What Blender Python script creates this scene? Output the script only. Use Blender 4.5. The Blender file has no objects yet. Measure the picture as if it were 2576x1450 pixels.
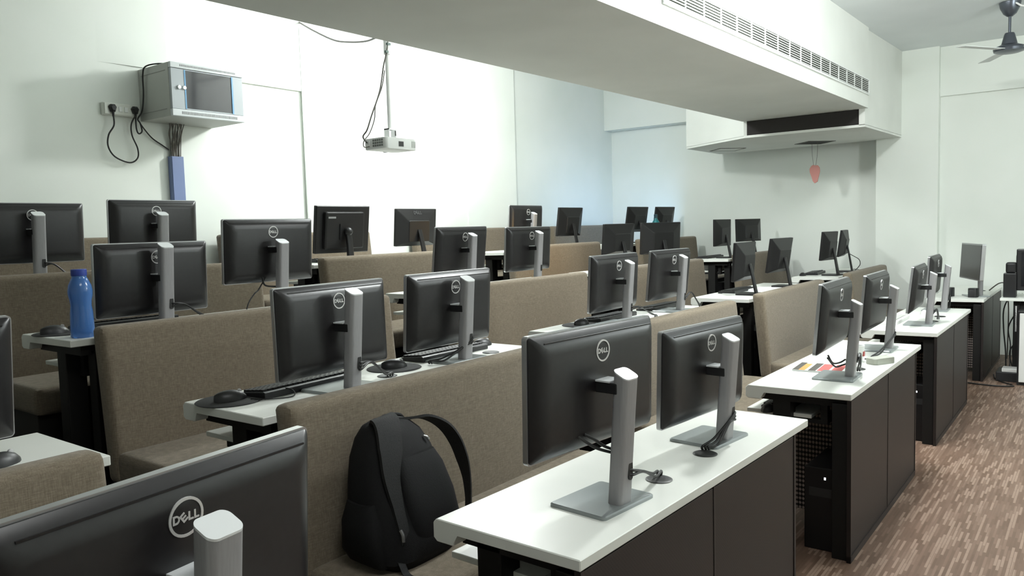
import bpy, bmesh, math, random
from mathutils import Vector, Matrix
random.seed(7)
C = bpy.context.scene.collection
PI = math.pi

# ------------------------------------------------------------------ materials
def mat(name, col, rough=.5, metal=0., spec=.5, emit=None, estr=0., alpha=None, trans=0.):
    m = bpy.data.materials.new(name); m.use_nodes = True
    b = m.node_tree.nodes['Principled BSDF']
    b.inputs['Base Color'].default_value = (*col, 1)
    b.inputs['Roughness'].default_value = rough
    b.inputs['Metallic'].default_value = metal
    b.inputs['Specular IOR Level'].default_value = spec
    if emit: b.inputs['Emission Color'].default_value = (*emit, 1); b.inputs['Emission Strength'].default_value = estr
    if trans: b.inputs['Transmission Weight'].default_value = trans
    return m
def nd(m, t, **kw):
    n = m.node_tree.nodes.new(t)
    for k, v in kw.items(): setattr(n, k, v)
    return n
def lk(m, a, b): m.node_tree.links.new(a, b)
def bsdf(m): return m.node_tree.nodes['Principled BSDF']
def ramp(m, stops):
    r = nd(m, 'ShaderNodeValToRGB'); e = r.color_ramp.elements
    e[0].position, e[0].color = stops[0][0], (*stops[0][1], 1)
    e[1].position, e[1].color = stops[-1][0], (*stops[-1][1], 1)
    for p, c in stops[1:-1]:
        x = e.new(p); x.color = (*c, 1)
    return r
def noise_col(m, c1, c2, scale=(8, 8, 8), detail=4, bump=0., lo=.35, hi=.65):
    tc = nd(m, 'ShaderNodeTexCoord'); mp = nd(m, 'ShaderNodeMapping'); mp.inputs['Scale'].default_value = scale
    n = nd(m, 'ShaderNodeTexNoise'); n.inputs['Scale'].default_value = 1; n.inputs['Detail'].default_value = detail
    r = ramp(m, [(lo, c1), (hi, c2)])
    lk(m, tc.outputs['Object'], mp.inputs['Vector']); lk(m, mp.outputs['Vector'], n.inputs['Vector'])
    lk(m, n.outputs['Fac'], r.inputs['Fac']); lk(m, r.outputs['Color'], bsdf(m).inputs['Base Color'])
    if bump:
        b = nd(m, 'ShaderNodeBump'); b.inputs['Strength'].default_value = bump; b.inputs['Distance'].default_value = .002
        lk(m, n.outputs['Fac'], b.inputs['Height']); lk(m, b.outputs['Normal'], bsdf(m).inputs['Normal'])
    return m

WALL = noise_col(mat('wall_paint', (.8, .83, .78), .75, spec=.2), (.79, .83, .775), (.83, .86, .815), (1.5, 1.5, 1.5), 2)
CEIL = noise_col(mat('ceiling_paint', (.7, .74, .74), .8, spec=.2), (.76, .8, .81), (.82, .86, .87), (1.2, 1.2, 1.2), 2)
BEAMP = noise_col(mat('beam_paint', (.75, .77, .74), .8, spec=.2), (.77, .79, .75), (.81, .83, .79), (2, 2, 2), 2)
DUCT = mat('dark_duct', (.018, .015, .014), .8)
WHITE = noise_col(mat('white_laminate', (.76, .78, .7), .34), (.77, .785, .735), (.81, .82, .775), (3, 3, 3), 3)
EDGE = mat('laminate_edge', (.6, .6, .53), .5)
WMETAL = mat('white_metal', (.8, .82, .8), .4)
BROWN = mat('dark_mesh_panel', (.018, .0138, .013), .42, spec=.4)
BLACKM = mat('black_steel', (.008, .0075, .007), .55, spec=.3)
SHELL = noise_col(mat('black_shell', (.014, .0125, .0135), .36), (.0075, .0066, .0073), (.0095, .0085, .0093), (60, 60, 60), 2)
OLDSH = mat('old_black_shell', (.009, .0085, .009), .42, spec=.35)
SILVER = mat('silver_rim', (.42, .42, .43), .28, metal=.8)
POLE = noise_col(mat('satin_grey', (.36, .36, .36), .42, metal=.15), (.285, .28, .285), (.31, .305, .31), (300, 300, 4), 2)
CAPM = mat('pale_cap', (.8, .82, .83), .22, metal=.2)
BASEM = mat('grey_base', (.27, .295, .295), .28, metal=.25)
SCREEN = mat('screen_glass', (.012, .012, .014), .12)
BADGE = mat('badge_silver', (.72, .71, .7), .35, metal=.4)
KEYB = mat('black_plastic', (.012, .012, .013), .42)
KEYC = mat('keycap_black', (.02, .02, .021), .5)
KEYW = mat('white_plastic', (.72, .72, .7), .4)
CABLE = mat('black_cable', (.01, .01, .01), .45)
BCABLE = mat('taupe_cable', (.17, .155, .135), .5)
GCABLE = mat('grey_cable', (.1, .095, .085), .5)
RUBBER = mat('dark_grommet', (.02, .021, .02), .5)
CABG = mat('cabinet_grey', (.42, .43, .4), .5)
CABL = mat('cabinet_light', (.36, .39, .41), .42)
CABR = mat('cabinet_rail', (.58, .61, .62), .42)
CABGL = mat('cabinet_glass', (.02, .022, .026), .1)
CABB = mat('cabinet_blue_edge', (.12, .3, .5), .35)
TRUNK = mat('blue_grey_trunking', (.17, .225, .41), .5)
PLUGW = mat('socket_white', (.72, .74, .68), .4)
PROJ = mat('projector_white', (.8, .81, .8), .4)
PACK = noise_col(mat('backpack_nylon', (.01, .01, .0105), .75, spec=.25), (.0045, .0045, .005), (.0065, .0065, .007), (250, 250, 250), 2, bump=.3)
PACKG = noise_col(mat('backpack_grey', (.03, .03, .031), .7, spec=.25), (.014, .014, .0145), (.02, .02, .02), (250, 250, 250), 2, bump=.3)
ZIP = mat('zip_pull', (.3, .3, .3), .3, metal=.8)
BLUE = mat('blue_plastic', (.10, .27, .68), .16)
bsdf(BLUE).inputs['Transmission Weight'].default_value = .45
BLUEC = mat('blue_cap', (.03, .06, .32), .4)
TEAL = mat('teal_plastic', (.02, .2, .22), .3)
TEALC = mat('teal_cap', (.01, .05, .07), .4)
PAPER = mat('paper', (.82, .84, .83), .7)
RED = mat('print_red', (.45, .1, .09), .6)
ORANGE = mat('print_orange', (.6, .27, .07), .6)
PRDARK = mat('print_dark', (.06, .055, .045), .6)
PINK = mat('coral_card', (.62, .28, .25), .7)
GREYB = mat('grey_adapter', (.38, .39, .34), .5)
FANM = mat('fan_metal', (.1, .11, .13), .3, metal=.7)
FANB = mat('fan_blade', (.72, .75, .74), .5)
FABDK = mat('bench_base_dark', (.02, .017, .014), .7)
DECK = noise_col(mat('tier_floor_shade', (.022, .018, .015), .95, spec=.1), (.016, .013, .011), (.028, .023, .019), (60, 60, 60), 3)  # shadow over the tier floors is put into this near-black colour
GLOWB = mat('lit_screen_blue', (.02, .02, .03), .2, emit=(.35, .6, 1.), estr=9.0)
GLOWO = mat('lit_screen_amber', (.02, .02, .03), .2, emit=(1., .62, .2), estr=11.0)

def make_fabric():
    m = mat('taupe_weave', (.23, .19, .14), .9, spec=.15)
    tc = nd(m, 'ShaderNodeTexCoord')
    outs = []
    for sc in ((380, 380, 24), (40, 40, 380), (700, 700, 700)):
        mp = nd(m, 'ShaderNodeMapping'); mp.inputs['Scale'].default_value = sc
        n = nd(m, 'ShaderNodeTexNoise'); n.inputs['Scale'].default_value = 1; n.inputs['Detail'].default_value = 3
        lk(m, tc.outputs['Object'], mp.inputs['Vector']); lk(m, mp.outputs['Vector'], n.inputs['Vector']); outs.append(n.outputs['Fac'])
    a = nd(m, 'ShaderNodeMath', operation='ADD'); lk(m, outs[0], a.inputs[0]); lk(m, outs[1], a.inputs[1])
    b = nd(m, 'ShaderNodeMath', operation='MULTIPLY_ADD'); lk(m, outs[2], b.inputs[0]); b.inputs[1].default_value = .6; lk(m, a.outputs[0], b.inputs[2])
    d = nd(m, 'ShaderNodeMath', operation='DIVIDE'); lk(m, b.outputs[0], d.inputs[0]); d.inputs[1].default_value = 2.6
    r = ramp(m, [(.36, (.134, .108, .076)), (.5, (.184, .152, .111)), (.64, (.246, .207, .157))])
    lk(m, d.outputs[0], r.inputs['Fac']); lk(m, r.outputs['Color'], bsdf(m).inputs['Base Color'])
    bp = nd(m, 'ShaderNodeBump'); bp.inputs['Strength'].default_value = .5; bp.inputs['Distance'].default_value = .002
    lk(m, d.outputs[0], bp.inputs['Height']); lk(m, bp.outputs['Normal'], bsdf(m).inputs['Normal'])
    bsdf(m).inputs['Sheen Weight'].default_value = .15
    return m
FAB = make_fabric()

def make_floor():
    m = mat('mosaic_parquet', (.3, .22, .17), .42, spec=.35)
    tc = nd(m, 'ShaderNodeTexCoord'); mp = nd(m, 'ShaderNodeMapping'); mp.inputs['Rotation'].default_value = (0, 0, PI/2)
    lk(m, tc.outputs['Object'], mp.inputs['Vector'])
    br = nd(m, 'ShaderNodeTexBrick'); br.offset = .37; br.offset_frequency = 2
    br.inputs['Scale'].default_value = 1; br.inputs['Brick Width'].default_value = .13; br.inputs['Row Height'].default_value = .0125
    br.inputs['Mortar Size'].default_value = .0012; br.inputs['Mortar Smooth'].default_value = .3
    br.inputs['Color1'].default_value = (0, 0, 0, 1); br.inputs['Color2'].default_value = (1, 1, 1, 1); br.inputs['Mortar'].default_value = (.35, .35, .35, 1)
    lk(m, mp.outputs['Vector'], br.inputs['Vector'])
    mp2 = nd(m, 'ShaderNodeMapping'); mp2.inputs['Scale'].default_value = (120, 3, 1)
    lk(m, tc.outputs['Object'], mp2.inputs['Vector'])
    n = nd(m, 'ShaderNodeTexNoise'); n.inputs['Scale'].default_value = 1; n.inputs['Detail'].default_value = 4; lk(m, mp2.outputs['Vector'], n.inputs['Vector'])
    a = nd(m, 'ShaderNodeMath', operation='MULTIPLY_ADD'); lk(m, n.outputs['Fac'], a.inputs[0]); a.inputs[1].default_value = .45; lk(m, br.outputs['Color'], a.inputs[2])
    r = ramp(m, [(.1, (.15, .092, .066)), (.65, (.2, .127, .092)), (1.08, (.26, .175, .13)), (1.0, (.25, .165, .12))])
    e = r.color_ramp.elements
    r2 = ramp(m, [(.12, (.115, .068, .046)), (.62, (.155, .096, .068)), (.92, (.20, .13, .095)), (1., (.275, .19, .145))])
    lk(m, a.outputs[0], r2.inputs['Fac'])
    lk(m, r2.outputs['Color'], bsdf(m).inputs['Base Color'])
    return m
FLOOR = make_floor()

def make_perf(name, c1, c2, s, thr, rough=.45):
    m = mat(name, c1, rough, spec=.35)
    tc = nd(m, 'ShaderNodeTexCoord'); mp = nd(m, 'ShaderNodeMapping'); mp.inputs['Scale'].default_value = (s, s, s); mp.inputs['Rotation'].default_value = (PI/4, 0, 0)
    v = nd(m, 'ShaderNodeTexVoronoi'); v.inputs['Randomness'].default_value = 0; v.inputs['Scale'].default_value = 1
    lk(m, tc.outputs['Object'], mp.inputs['Vector']); lk(m, mp.outputs['Vector'], v.inputs['Vector'])
    r = ramp(m, [(thr, c2), (thr+.08, c1)])
    lk(m, v.outputs['Distance'], r.inputs['Fac']); lk(m, r.outputs['Color'], bsdf(m).inputs['Base Color'])
    return m
MESHP = make_perf('perforated_brown', (.021, .0155, .0145), (.008, .006, .0055), 125, .42)
MESHI = make_perf('perforated_divider', (.33, .27, .24), (.006, .005, .005), 62, .5)

# ------------------------------------------------------------------ mesh helpers
def box(bm, x0, x1, y0, y1, z0, z1):
    vs = [bm.verts.new(p) for p in ((x0,y0,z0),(x1,y0,z0),(x1,y1,z0),(x0,y1,z0),(x0,y0,z1),(x1,y0,z1),(x1,y1,z1),(x0,y1,z1))]
    fs = [bm.faces.new([vs[i] for i in q]) for q in ((0,3,2,1),(4,5,6,7),(0,1,5,4),(1,2,6,5),(2,3,7,6),(3,0,4,7))]
    return vs, fs
def rrect(w, h, r, n=5):
    pts = []
    for cx, cy, a0 in ((w/2-r, h/2-r, 0), (-w/2+r, h/2-r, PI/2), (-w/2+r, -h/2+r, PI), (w/2-r, -h/2+r, 1.5*PI)):
        for i in range(n+1):
            a = a0 + PI/2*i/n; pts.append((cx+r*math.cos(a), cy+r*math.sin(a)))
    return pts
def loft(bm, rings, cap0=True, cap1=True):
    vr = [[bm.verts.new(p) for p in ring] for ring in rings]
    n = len(vr[0])
    for a, b in zip(vr, vr[1:]):
        for i in range(n):
            bm.faces.new((a[i], a[(i+1) % n], b[(i+1) % n], b[i]))
    if cap0: bm.faces.new(list(reversed(vr[0])))
    if cap1: bm.faces.new(vr[-1])
    return vr
def slabx(bm, w, h, r, x0, x1, yc=0, zc=0, n=5):      # rounded rectangle in y-z, thickness along x
    p = rrect(w, h, r, n)
    loft(bm, [[(x0, yc+a, zc+b) for a, b in p], [(x1, yc+a, zc+b) for a, b in p]])
def slabz(bm, w, d, r, z0, z1, xc=0, yc=0, n=5):      # rounded rectangle in x-y (w along x, d along y)
    p = rrect(w, d, r, n)
    loft(bm, [[(xc+a, yc+b, z0) for a, b in p], [(xc+a, yc+b, z1) for a, b in p]])
def lathe(bm, prof, n=24, c=(0, 0, 0)):
    rings = [[(c[0]+r*math.cos(2*PI*i/n), c[1]+r*math.sin(2*PI*i/n), c[2]+z) for i in range(n)] for r, z in prof]
    loft(bm, rings)
def smooth_path(pts, k=6):
    P = [Vector(p) for p in pts]
    if len(P) < 3: return P
    out = []
    for i in range(len(P)-1):
        p0 = P[max(i-1, 0)]; p1 = P[i]; p2 = P[i+1]; p3 = P[min(i+2, len(P)-1)]
        for j in range(k):
            t = j/k
            out.append(.5*((2*p1)+(p2-p0)*t+(2*p0-5*p1+4*p2-p3)*t*t+(3*p1-p0-3*p2+p3)*t**3))
    out.append(P[-1]); return out
def tube(bm, pts, r, n=8, k=6):
    P = smooth_path(pts, k); rings = []
    up = Vector((.13, .21, .97)); prev = None
    for i, p in enumerate(P):
        t = (P[min(i+1, len(P)-1)]-P[max(i-1, 0)])
        if t.length < 1e-9: t = Vector((0, 0, 1))
        t.normalize()
        a = (prev - t*prev.dot(t)) if prev is not None else (up - t*up.dot(t))
        if a.length < 1e-4: a = t.orthogonal()
        a.normalize(); prev = a; b = t.cross(a)
        rr = r[min(i*len(r)//len(P), len(r)-1)] if isinstance(r, (list, tuple)) else r
        rings.append([tuple(p+a*rr*math.cos(2*PI*j/n)+b*rr*math.sin(2*PI*j/n)) for j in range(n)])
    loft(bm, rings)
def ribbon(bm, pts, w, th, wdir, k=6):                 # strap: rectangular section along a path; wdir = width direction(s)
    P = smooth_path(pts, k); rings = []
    W = smooth_path(wdir, k) if isinstance(wdir, list) else [Vector(wdir)]*len(P)
    ws = w if isinstance(w, list) else [w]*len(pts)
    for i, p in enumerate(P):
        t = (P[min(i+1, len(P)-1)]-P[max(i-1, 0)]).normalized()
        a = W[min(i, len(W)-1)]; a = (a-t*a.dot(t)).normalized(); b = t.cross(a)
        f = i/k; i0 = min(int(f), len(ws)-1); i1 = min(i0+1, len(ws)-1); ww = ws[i0]+(ws[i1]-ws[i0])*(f-int(f))
        rings.append([tuple(p+a*ww/2+b*th/2), tuple(p-a*ww/2+b*th/2), tuple(p-a*ww/2-b*th/2), tuple(p+a*ww/2-b*th/2)])
    loft(bm, rings)
def bev(bm, w, seg=2, edges=None):
    bmesh.ops.bevel(bm, geom=list(edges if edges is not None else bm.edges), offset=w, segments=seg, profile=.6, affect='EDGES', clamp_overlap=True)
def obj(name, bm, m, parent=None, smooth=False, loc=None, label=None):
    bmesh.ops.recalc_face_normals(bm, faces=bm.faces)
    me = bpy.data.meshes.new(name); bm.to_mesh(me); bm.free()
    me.materials.append(m)
    if smooth:
        me.shade_smooth(); me.set_sharp_from_angle(angle=.62)
    o = bpy.data.objects.new(name, me); C.objects.link(o)
    if parent: o.parent = parent
    if loc: o.location = loc
    if label: o['label'] = label
    return o
def B(*boxes, bevel=0, seg=2):
    bm = bmesh.new()
    for b in boxes: box(bm, *b)
    if bevel: bev(bm, bevel, seg)
    return bm
def tag(o, label, cat, group=None):
    o['label'] = label; o['category'] = cat
    if group: o['group'] = group
    return o
def thing(name, label, cat, loc=(0, 0, 0), rz=0, group=None):
    o = bpy.data.objects.new(name, None); C.objects.link(o); o.empty_display_size = .1
    o.location = loc; o.rotation_euler = (0, 0, rz)
    return tag(o, label, cat, group)
def struct(name, bm, m, smooth=False):
    o = obj(name, bm, m, smooth=smooth); o['kind'] = 'structure'; return o
def dup(root, loc, rz, label, group=None):
    r = root.copy(); C.objects.link(r); r.location = loc; r.rotation_euler = (0, 0, rz); r['label'] = label
    if group: r['group'] = group
    for ch in list(root.children):
        c = ch.copy(); C.objects.link(c); c.parent = r
        for g in list(ch.children):
            d = g.copy(); C.objects.link(d); d.parent = c
    return r

# ------------------------------------------------------------------ room shell
ZH = 3.62; YF = 9.85; YP = 9.78; XW = -5.645; XP = -5.62; ZC = 3.35
struct('floor', B((-6.0, 2.6, -3.0, 10.1, -.1, 0)), FLOOR)
T1, T2, T3 = -2.045, -3.215, -4.38
for i, (xa, xb) in enumerate(((T2, T1), (T3, T2), (-5.66, T3))):
    struct('floor_tier', B((xa, xb, -2.9, 9.77, .001, .18*(i+1))), DECK)
struct('ceiling', B((-2.9, 2.6, -3.0, 10.1, ZC, ZC+.4), (-6.0, -2.9, -3.0, 10.1, 3.62, 3.75)), CEIL)
# left wall: recessed bay beside the rack, lintel above, pilaster, second recess near the corner
LZ = 2.755; YB = 4.44; YB2 = 7.53
bm = bmesh.new()
for b in ((-5.95, XW, -3, YB, 0, LZ), (-5.95, XP, 3.2, YB-.004, LZ, ZH), (-5.95, XP, YB, YB2, 0, ZH), (-5.95, -5.71, YB2, 10.1, 0, ZH)): box(bm, *b)
ys = [-3, 2.0, 2.7, 2.95, 3.2]; zs = [LZ, 3.0, 3.3, ZH]; g_ = []
for y in ys:
    f = max(0, (y-2.7)/.5); g_.append([bm.verts.new((XW+(XP-XW)*(f+(1-f)*(z-LZ)/(ZH-LZ)), y, z)) for z in zs])
for a in range(len(ys)-1):
    for b in range(len(zs)-1): bm.faces.new((g_[a][b], g_[a+1][b], g_[a+1][b+1], g_[a][b+1]))
    lo = [bm.verts.new((XW-.01, ys[a], LZ)), bm.verts.new((XW-.01, ys[a+1], LZ))]
    bm.faces.new((lo[0], lo[1], g_[a+1][0], g_[a][0]))
struct('wall_left', bm, WALL)
# far wall: lintel, recessed bay between corner and pilaster, pilaster, right hand bay
struct('wall_far', B((-5.95, -2.1, YF+.13, 10.1, 0, 2.86), (-5.95, -2.1, YP, 10.1, 2.86, ZH), (-2.1, -1.47, YP-.08, 10.1, 0, ZH),
                     (-1.47, 2.6, YP, 10.1, 2.82, ZC), (-1.47, 2.6, YP+.045, 10.1, 0, 2.82)), WALL)
struct('wall_right', B((2.3, 2.6, -3, 10.1, 0, ZC)), WALL)
struct('wall_near', B((-6.0, 2.6, -3.2, -2.9, 0, ZH)), WALL)
struct('trim_1', B((XP-.001, XP+.004, 4.428, 4.438, 1.3, 3.3)), mat('joint_trim', (.42, .46, .42), .6))
struct('trim_2', B((XP-.001, XP+.008, 6.62, 6.72, .6, 3.3)), WALL)
# boxed air duct that runs along the room and ends in a wider box on the far wall
ZB = 2.582; XL, XR = -3.13, -1.865; YE = 8.27; ZX = 2.405
def xl(y): return -3.13+.0275*(y-8.08)
def xr(y): return XR+.0196*(y-8.22)
def prism(bm, poly, z0, z1):
    loft(bm, [[(x, y, z0) for x, y in poly], [(x, y, z1) for x, y in poly]])
bm = bmesh.new(); prism(bm, [(xl(-2.9), -2.9), (xr(-2.9), -2.9), (xr(YE), YE), (xl(YE), YE)], ZB, 3.61)
struct('ceiling_beam', bm, BEAMP)
bm = bmesh.new()
poly = [(XR-.03, YE), (XR+.03, 9.79), (-4.04, 9.9), (-4.04, 8.86), (XL+.02, YE)]
prism(bm, poly, ZX, ZX+.025)
wallpts = [poly[1], poly[2], poly[3], poly[4]]
# upper body of the box stands back from the front opening below the beam
prism(bm, [(XR-.03, YE), (XR+.03, 9.79), (-4.04, 9.9), (-4.04, 8.86), (XL+.02, YE)], ZB+.001, 3.6)
prism(bm, [(XR-.03, YE), (XR+.03, 9.79), (XR-.07, 9.79), (XR-.085, YE)], ZX+.02, ZB+.002)
prism(bm, [(XL+.02, YE), (XL+.055, YE+.02), (-3.95, 8.92), (-3.95, 9.79), (-4.04, 9.79), (-4.04, 8.86)], ZX+.02, ZB+.002)
struct('ceiling_beam', bm, BEAMP)
o = tag(obj('return_air_panel', B((XL+.05, XR-.085, YE+.012, YE+.03, ZX+.026, ZB-.002), bevel=.002), DUCT), 'long black return air opening in the end of the boxed duct', 'vent')

# long supply grille on the aisle side of the duct
g = thing('air_grille', 'long white slatted air grille on the aisle side of the ceiling duct', 'vent', (xr(4.0), 4.0, 2.715), -.0196)
gx = .012
def gz(t): return .0
Lg = 4.25
obj('grille_backing', B((.0005, .003, 0, Lg, 0, .128)), mat('grille_dark', (.03, .033, .027), .85, spec=.1), g)
obj('grille_frame', B((.001, gx, -.02, Lg+.02, -.012, .004), (.001, gx, -.02, Lg+.02, .125, .139), (.001, gx, -.02, .004, -.01, .137), (.001, gx, Lg-.004, Lg+.02, -.01, .137)), WMETAL, g)
for i in range(7):
    z = .010 + i*.0172
    obj('slat', B((.003, gx-.002, 0, Lg, z, z+.0052)), WMETAL, g)
for i in range(1, 17):
    y = i*Lg/17
    obj('mullion', B((.003, gx-.001, y-.004, y+.004, 0, .128)), WMETAL, g)

# hatches under the duct box
for (x, y, lab) in ((-2.70, 9.42, 'dark square hatch under the duct box with the coral ornament hanging from it'),
                    (-3.72, 9.35, 'dark square hatch under the left end of the duct box')):
    h = thing('ceiling_hatch', lab, 'hatch', (x, y, ZX), PI/4)
    obj('opening', B((-.15, .15, -.15, .15, -.003, .0)), DUCT if x > -3 else BEAMP, h)
    obj('hatch_frame', B((-.165, .165, -.165, -.15, -.005, 0), (-.165, .165, .15, .165, -.005, 0), (-.165, -.15, -.15, .15, -.005, 0), (.15, .165, -.15, .15, -.005, 0)), mat('hatch_edge', (.12, .12, .1), .6), h)
# hanging ornament
h = thing('hanging_ornament', 'coral pink paper ornament hanging on two threads below the duct box', 'ornament', (-2.70, 9.42, ZX-.004)); h.scale = (.74, .74, .8)
bm = bmesh.new()
prof = [(.0, -.33), (.045, -.325), (.075, -.36), (.08, -.42), (.055, -.49), (.045, -.56), (.0, -.585), (-.03, -.55), (-.05, -.47), (-.075, -.42), (-.078, -.37), (-.05, -.33), (-.02, -.315)]
loft(bm, [[(x, -.012, z) for x, z in prof], [(x, .012, z) for x, z in prof]]); bev(bm, .004, 1)
obj('card', bm, PINK, h)
for s in (-1, 1):
    bm = bmesh.new(); tube(bm, [(s*.045, 0, 0), (s*.04, 0, -.15), (s*.02, 0, -.3), (0, 0, -.37)], .0025, 6)
    obj('thread', bm, GCABLE, h)

# ceiling fan
f = thing('ceiling_fan', 'ceiling fan with dark metal motor hanging on a rod over the aisle', 'fan', (-.70, 8.19, ZC-.0), 0)
bm = bmesh.new(); lathe(bm, [(.02, 0), (.085, -.005), (.075, -.05), (.05, -.1), (.02, -.125)], 24); obj('canopy', bm, FANM, f, True)
bm = bmesh.new(); lathe(bm, [(.011, -.1), (.011, -.29)], 12); obj('rod', bm, FANM, f, True)
bm = bmesh.new(); lathe(bm, [(.02, -.262), (.035, -.264), (.042, -.28), (.062, -.36), (.085, -.372), (.112, -.382), (.124, -.4), (.118, -.422), (.08, -.434), (.02, -.438)], 28); obj('motor', bm, FANM, f, True)
bm = bmesh.new(); tube(bm, [(0, -.02, 0), (.05, -.06, -.03), (.09, -.06, -.06), (.12, -.02, -.05), (.14, 0, -.0)], .008, 8); obj('wire', bm, KEYW, f, True)
for k in range(3):
    a = math.radians(-4 + 120*k); bm = bmesh.new()
    box(bm, .1, .56, -.05, .05, -.408, -.404)
    box(bm, .1, .2, -.02, .02, -.41, -.4)
    bmesh.ops.rotate(bm, verts=bm.verts, cent=(0, 0, -.406), matrix=Matrix.Rotation(math.radians(-5), 3, 'X'))
    bmesh.ops.rotate(bm, verts=bm.verts, cent=(0, 0, 0), matrix=Matrix.Rotation(a, 3, 'Z'))
    obj('blade', bm, FANB, f)

# ------------------------------------------------------------------ desks and benches
ROWS = {1: (1.44, 1.6), 2: (3.5, 1.6), 3: (5.66, 1.6), 4: (8.12, 1.6), 0: (-.632, 1.6)}
XRt = {'A': -.85, 'B': -2.095, 'C': -3.235, 'D': -4.40}
TZ = {'A': 0., 'B': .18, 'C': .36, 'D': .54}
DEP = .465
def desk_proto(mesh_panel):
    t = thing('computer_desk', 'x', 'desk')
    L = 1.6; W = DEP
    bm = bmesh.new()
    prof = [(0, .722), (0, .75), (-W+.012, .75), (-W, .738), (-W, .698), (-W+.012, .688), (-W+.07, .688), (-W+.085, .722)]
    loft(bm, [[(x, 0, z) for x, z in prof], [(x, L, z) for x, z in prof]])
    bev(bm, .0025, 1)
    obj('tabletop', bm, WHITE, t)
    obj('under_frame', B((-W+.1, -.03, .06, L-.06, .695, .721), (-W+.06, -.03, .05, .09, .68, .721), (-W+.06, -.03, L-.09, L-.05, .68, .721)), BLACKM, t)
    for y in (.05, L-.13):
        lx = -W+.11 if mesh_panel else -W+.215
        obj('leg', B((lx, lx+.08, y, y+.08, 0, .7), bevel=.003), BLACKM, t)
        yy = y + (.0 if mesh_panel else (.05 if y < 1 else -.05))
        obj('leg', B((-.085, -.022, yy-(.03 if mesh_panel and y < 1 else 0), yy+.06, 0, .7), bevel=.003), BLACKM, t)
    for y in (.10, .86):
        obj('keyboard_tray', B((-W-.03, -W+.27, y, y+.62, .60, .618), bevel=.003), WHITE, t)
    obj('tray_rail', B((-W+.3, -W+.34, .1, L-.1, .58, .6), (-W+.1, -W+.3, .1, .13, .58, .6), (-W+.1, -W+.3, L-.13, L-.1, .58, .6), (-W+.31, -W+.34, .1, .14, .6, .7), (-W+.31, -W+.34, L-.14, L-.1, .6, .7)), BLACKM, t)
    for y in (.625, .95) if mesh_panel else (.70, 1.36):
        bm = bmesh.new(); lathe(bm, [(.012, .7502), (.036, .7502), (.040, .752), (.034, .7545), (.022, .752)], 24, (-.125 if mesh_panel else -.17, y, 0)); obj('cable_grommet', bm, RUBBER, t, True)
    if mesh_panel:
        obj('mesh_panel', B((-.016, -.003, .015, .735, .03, .718), bevel=.002), MESHP, t)
        obj('mesh_panel', B((-.016, -.003, .745, L-.155, .03, .718), bevel=.002), MESHP, t)
        obj('panel_trim', B((-.018, 0, 0.002, .016, 0, .721), (-.018, 0, L-.156, L-.142, 0, .721), (-.018, -.001, .734, .746, 0, .721), (-.018, 0, 0.002, L-.142, 0, .03)), BROWN, t)
        obj('divider_panel', B((-W+.08, -.03, .43, .44, .05, .66)), MESHI, t)
    else:
        obj('equipment_shelf', B((-W+.12, -.05, .16, L-.16, .08, .1), (-W+.12, -W+.13, .2, L-.2, .1, .5)), BLACKM, t)
    return t
deskA = desk_proto(True); deskB = desk_proto(False)

def bench_proto():
    t = thing('upholstered_bench', 'x', 'bench')
    L = 1.56
    bm = bmesh.new(); box(bm, -.09, 0, 0, L, .36, .983)
    bev(bm, .036, 4)
    for v in bm.verts: v.co.x += (.983-v.co.z)*.1
    obj('backrest', bm, FAB, t, True)
    bm = bmesh.new(); box(bm, .03, .49, .01, L-.01, .355, .485); bev(bm, .035, 4)
    obj('seat', bm, FAB, t, True)
    obj('base', B((-.05, .44, .03, L-.03, 0, .36), bevel=.004), FABDK, t)
    return t
bench0 = bench_proto()
BX = {'A': -1.95, 'B': -3.115, 'C': -4.28, 'D': -5.50}
rown = {'A': 'row beside the wooden aisle floor', 'B': 'second row back from the aisle', 'C': 'third row back from the aisle', 'D': 'last row by the left wall'}
posn = {0: 'cut off by the near edge of the photo', 1: 'nearest full one', 2: 'second from the camera', 3: 'third from the camera', 4: 'farthest, by the far wall'}
DLAB = {
 'A0': 'white desk with dark mesh front, hidden below the biggest nearest monitor', 'A1': 'white desk with dark mesh front, nearest whole one, beside the black backpack',
 'A2': 'white desk with dark mesh front carrying the magazine and grey adapter', 'A3': 'white desk with dark mesh front, third along the aisle, white keyboards on it',
 'A4': 'white desk with dark front at the far end of the aisle, black speakers on it',
 'B0': 'white desktop corner at the left photo edge behind a taupe backrest top', 'B1': 'white desk with mouse and round mouse pad at its corner, behind the backpack bench',
 'B2': 'white desk behind the two nearest silver-framed aisle monitors, two grey-pole screens on it', 'B3': 'white desk with loose papers at its near end and two slim black monitors',
 'B4': 'white desk with black keyboard before the far wall, second row from the aisle',
 'C0': 'white desk outside the left edge, third row from the aisle', 'C1': 'white desk on black legs with the blue bottle at its corner', 'C2': 'white desk seen between two grey-pole monitors, third row, mid room',
 'C3': 'white desk in the third row under the amber-lit bench back', 'C4': 'white desk with black legs and papers on its tray, third row by the far wall',
 'D1': 'white desk in the last row in front of the wall cabinet', 'D2': 'white desk in the last row below the hanging projector', 'D3': 'white desk in the last row before the wall pilaster corner', 'D4': 'white desk in the last row with the teal bottle, in the far corner'}
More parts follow.
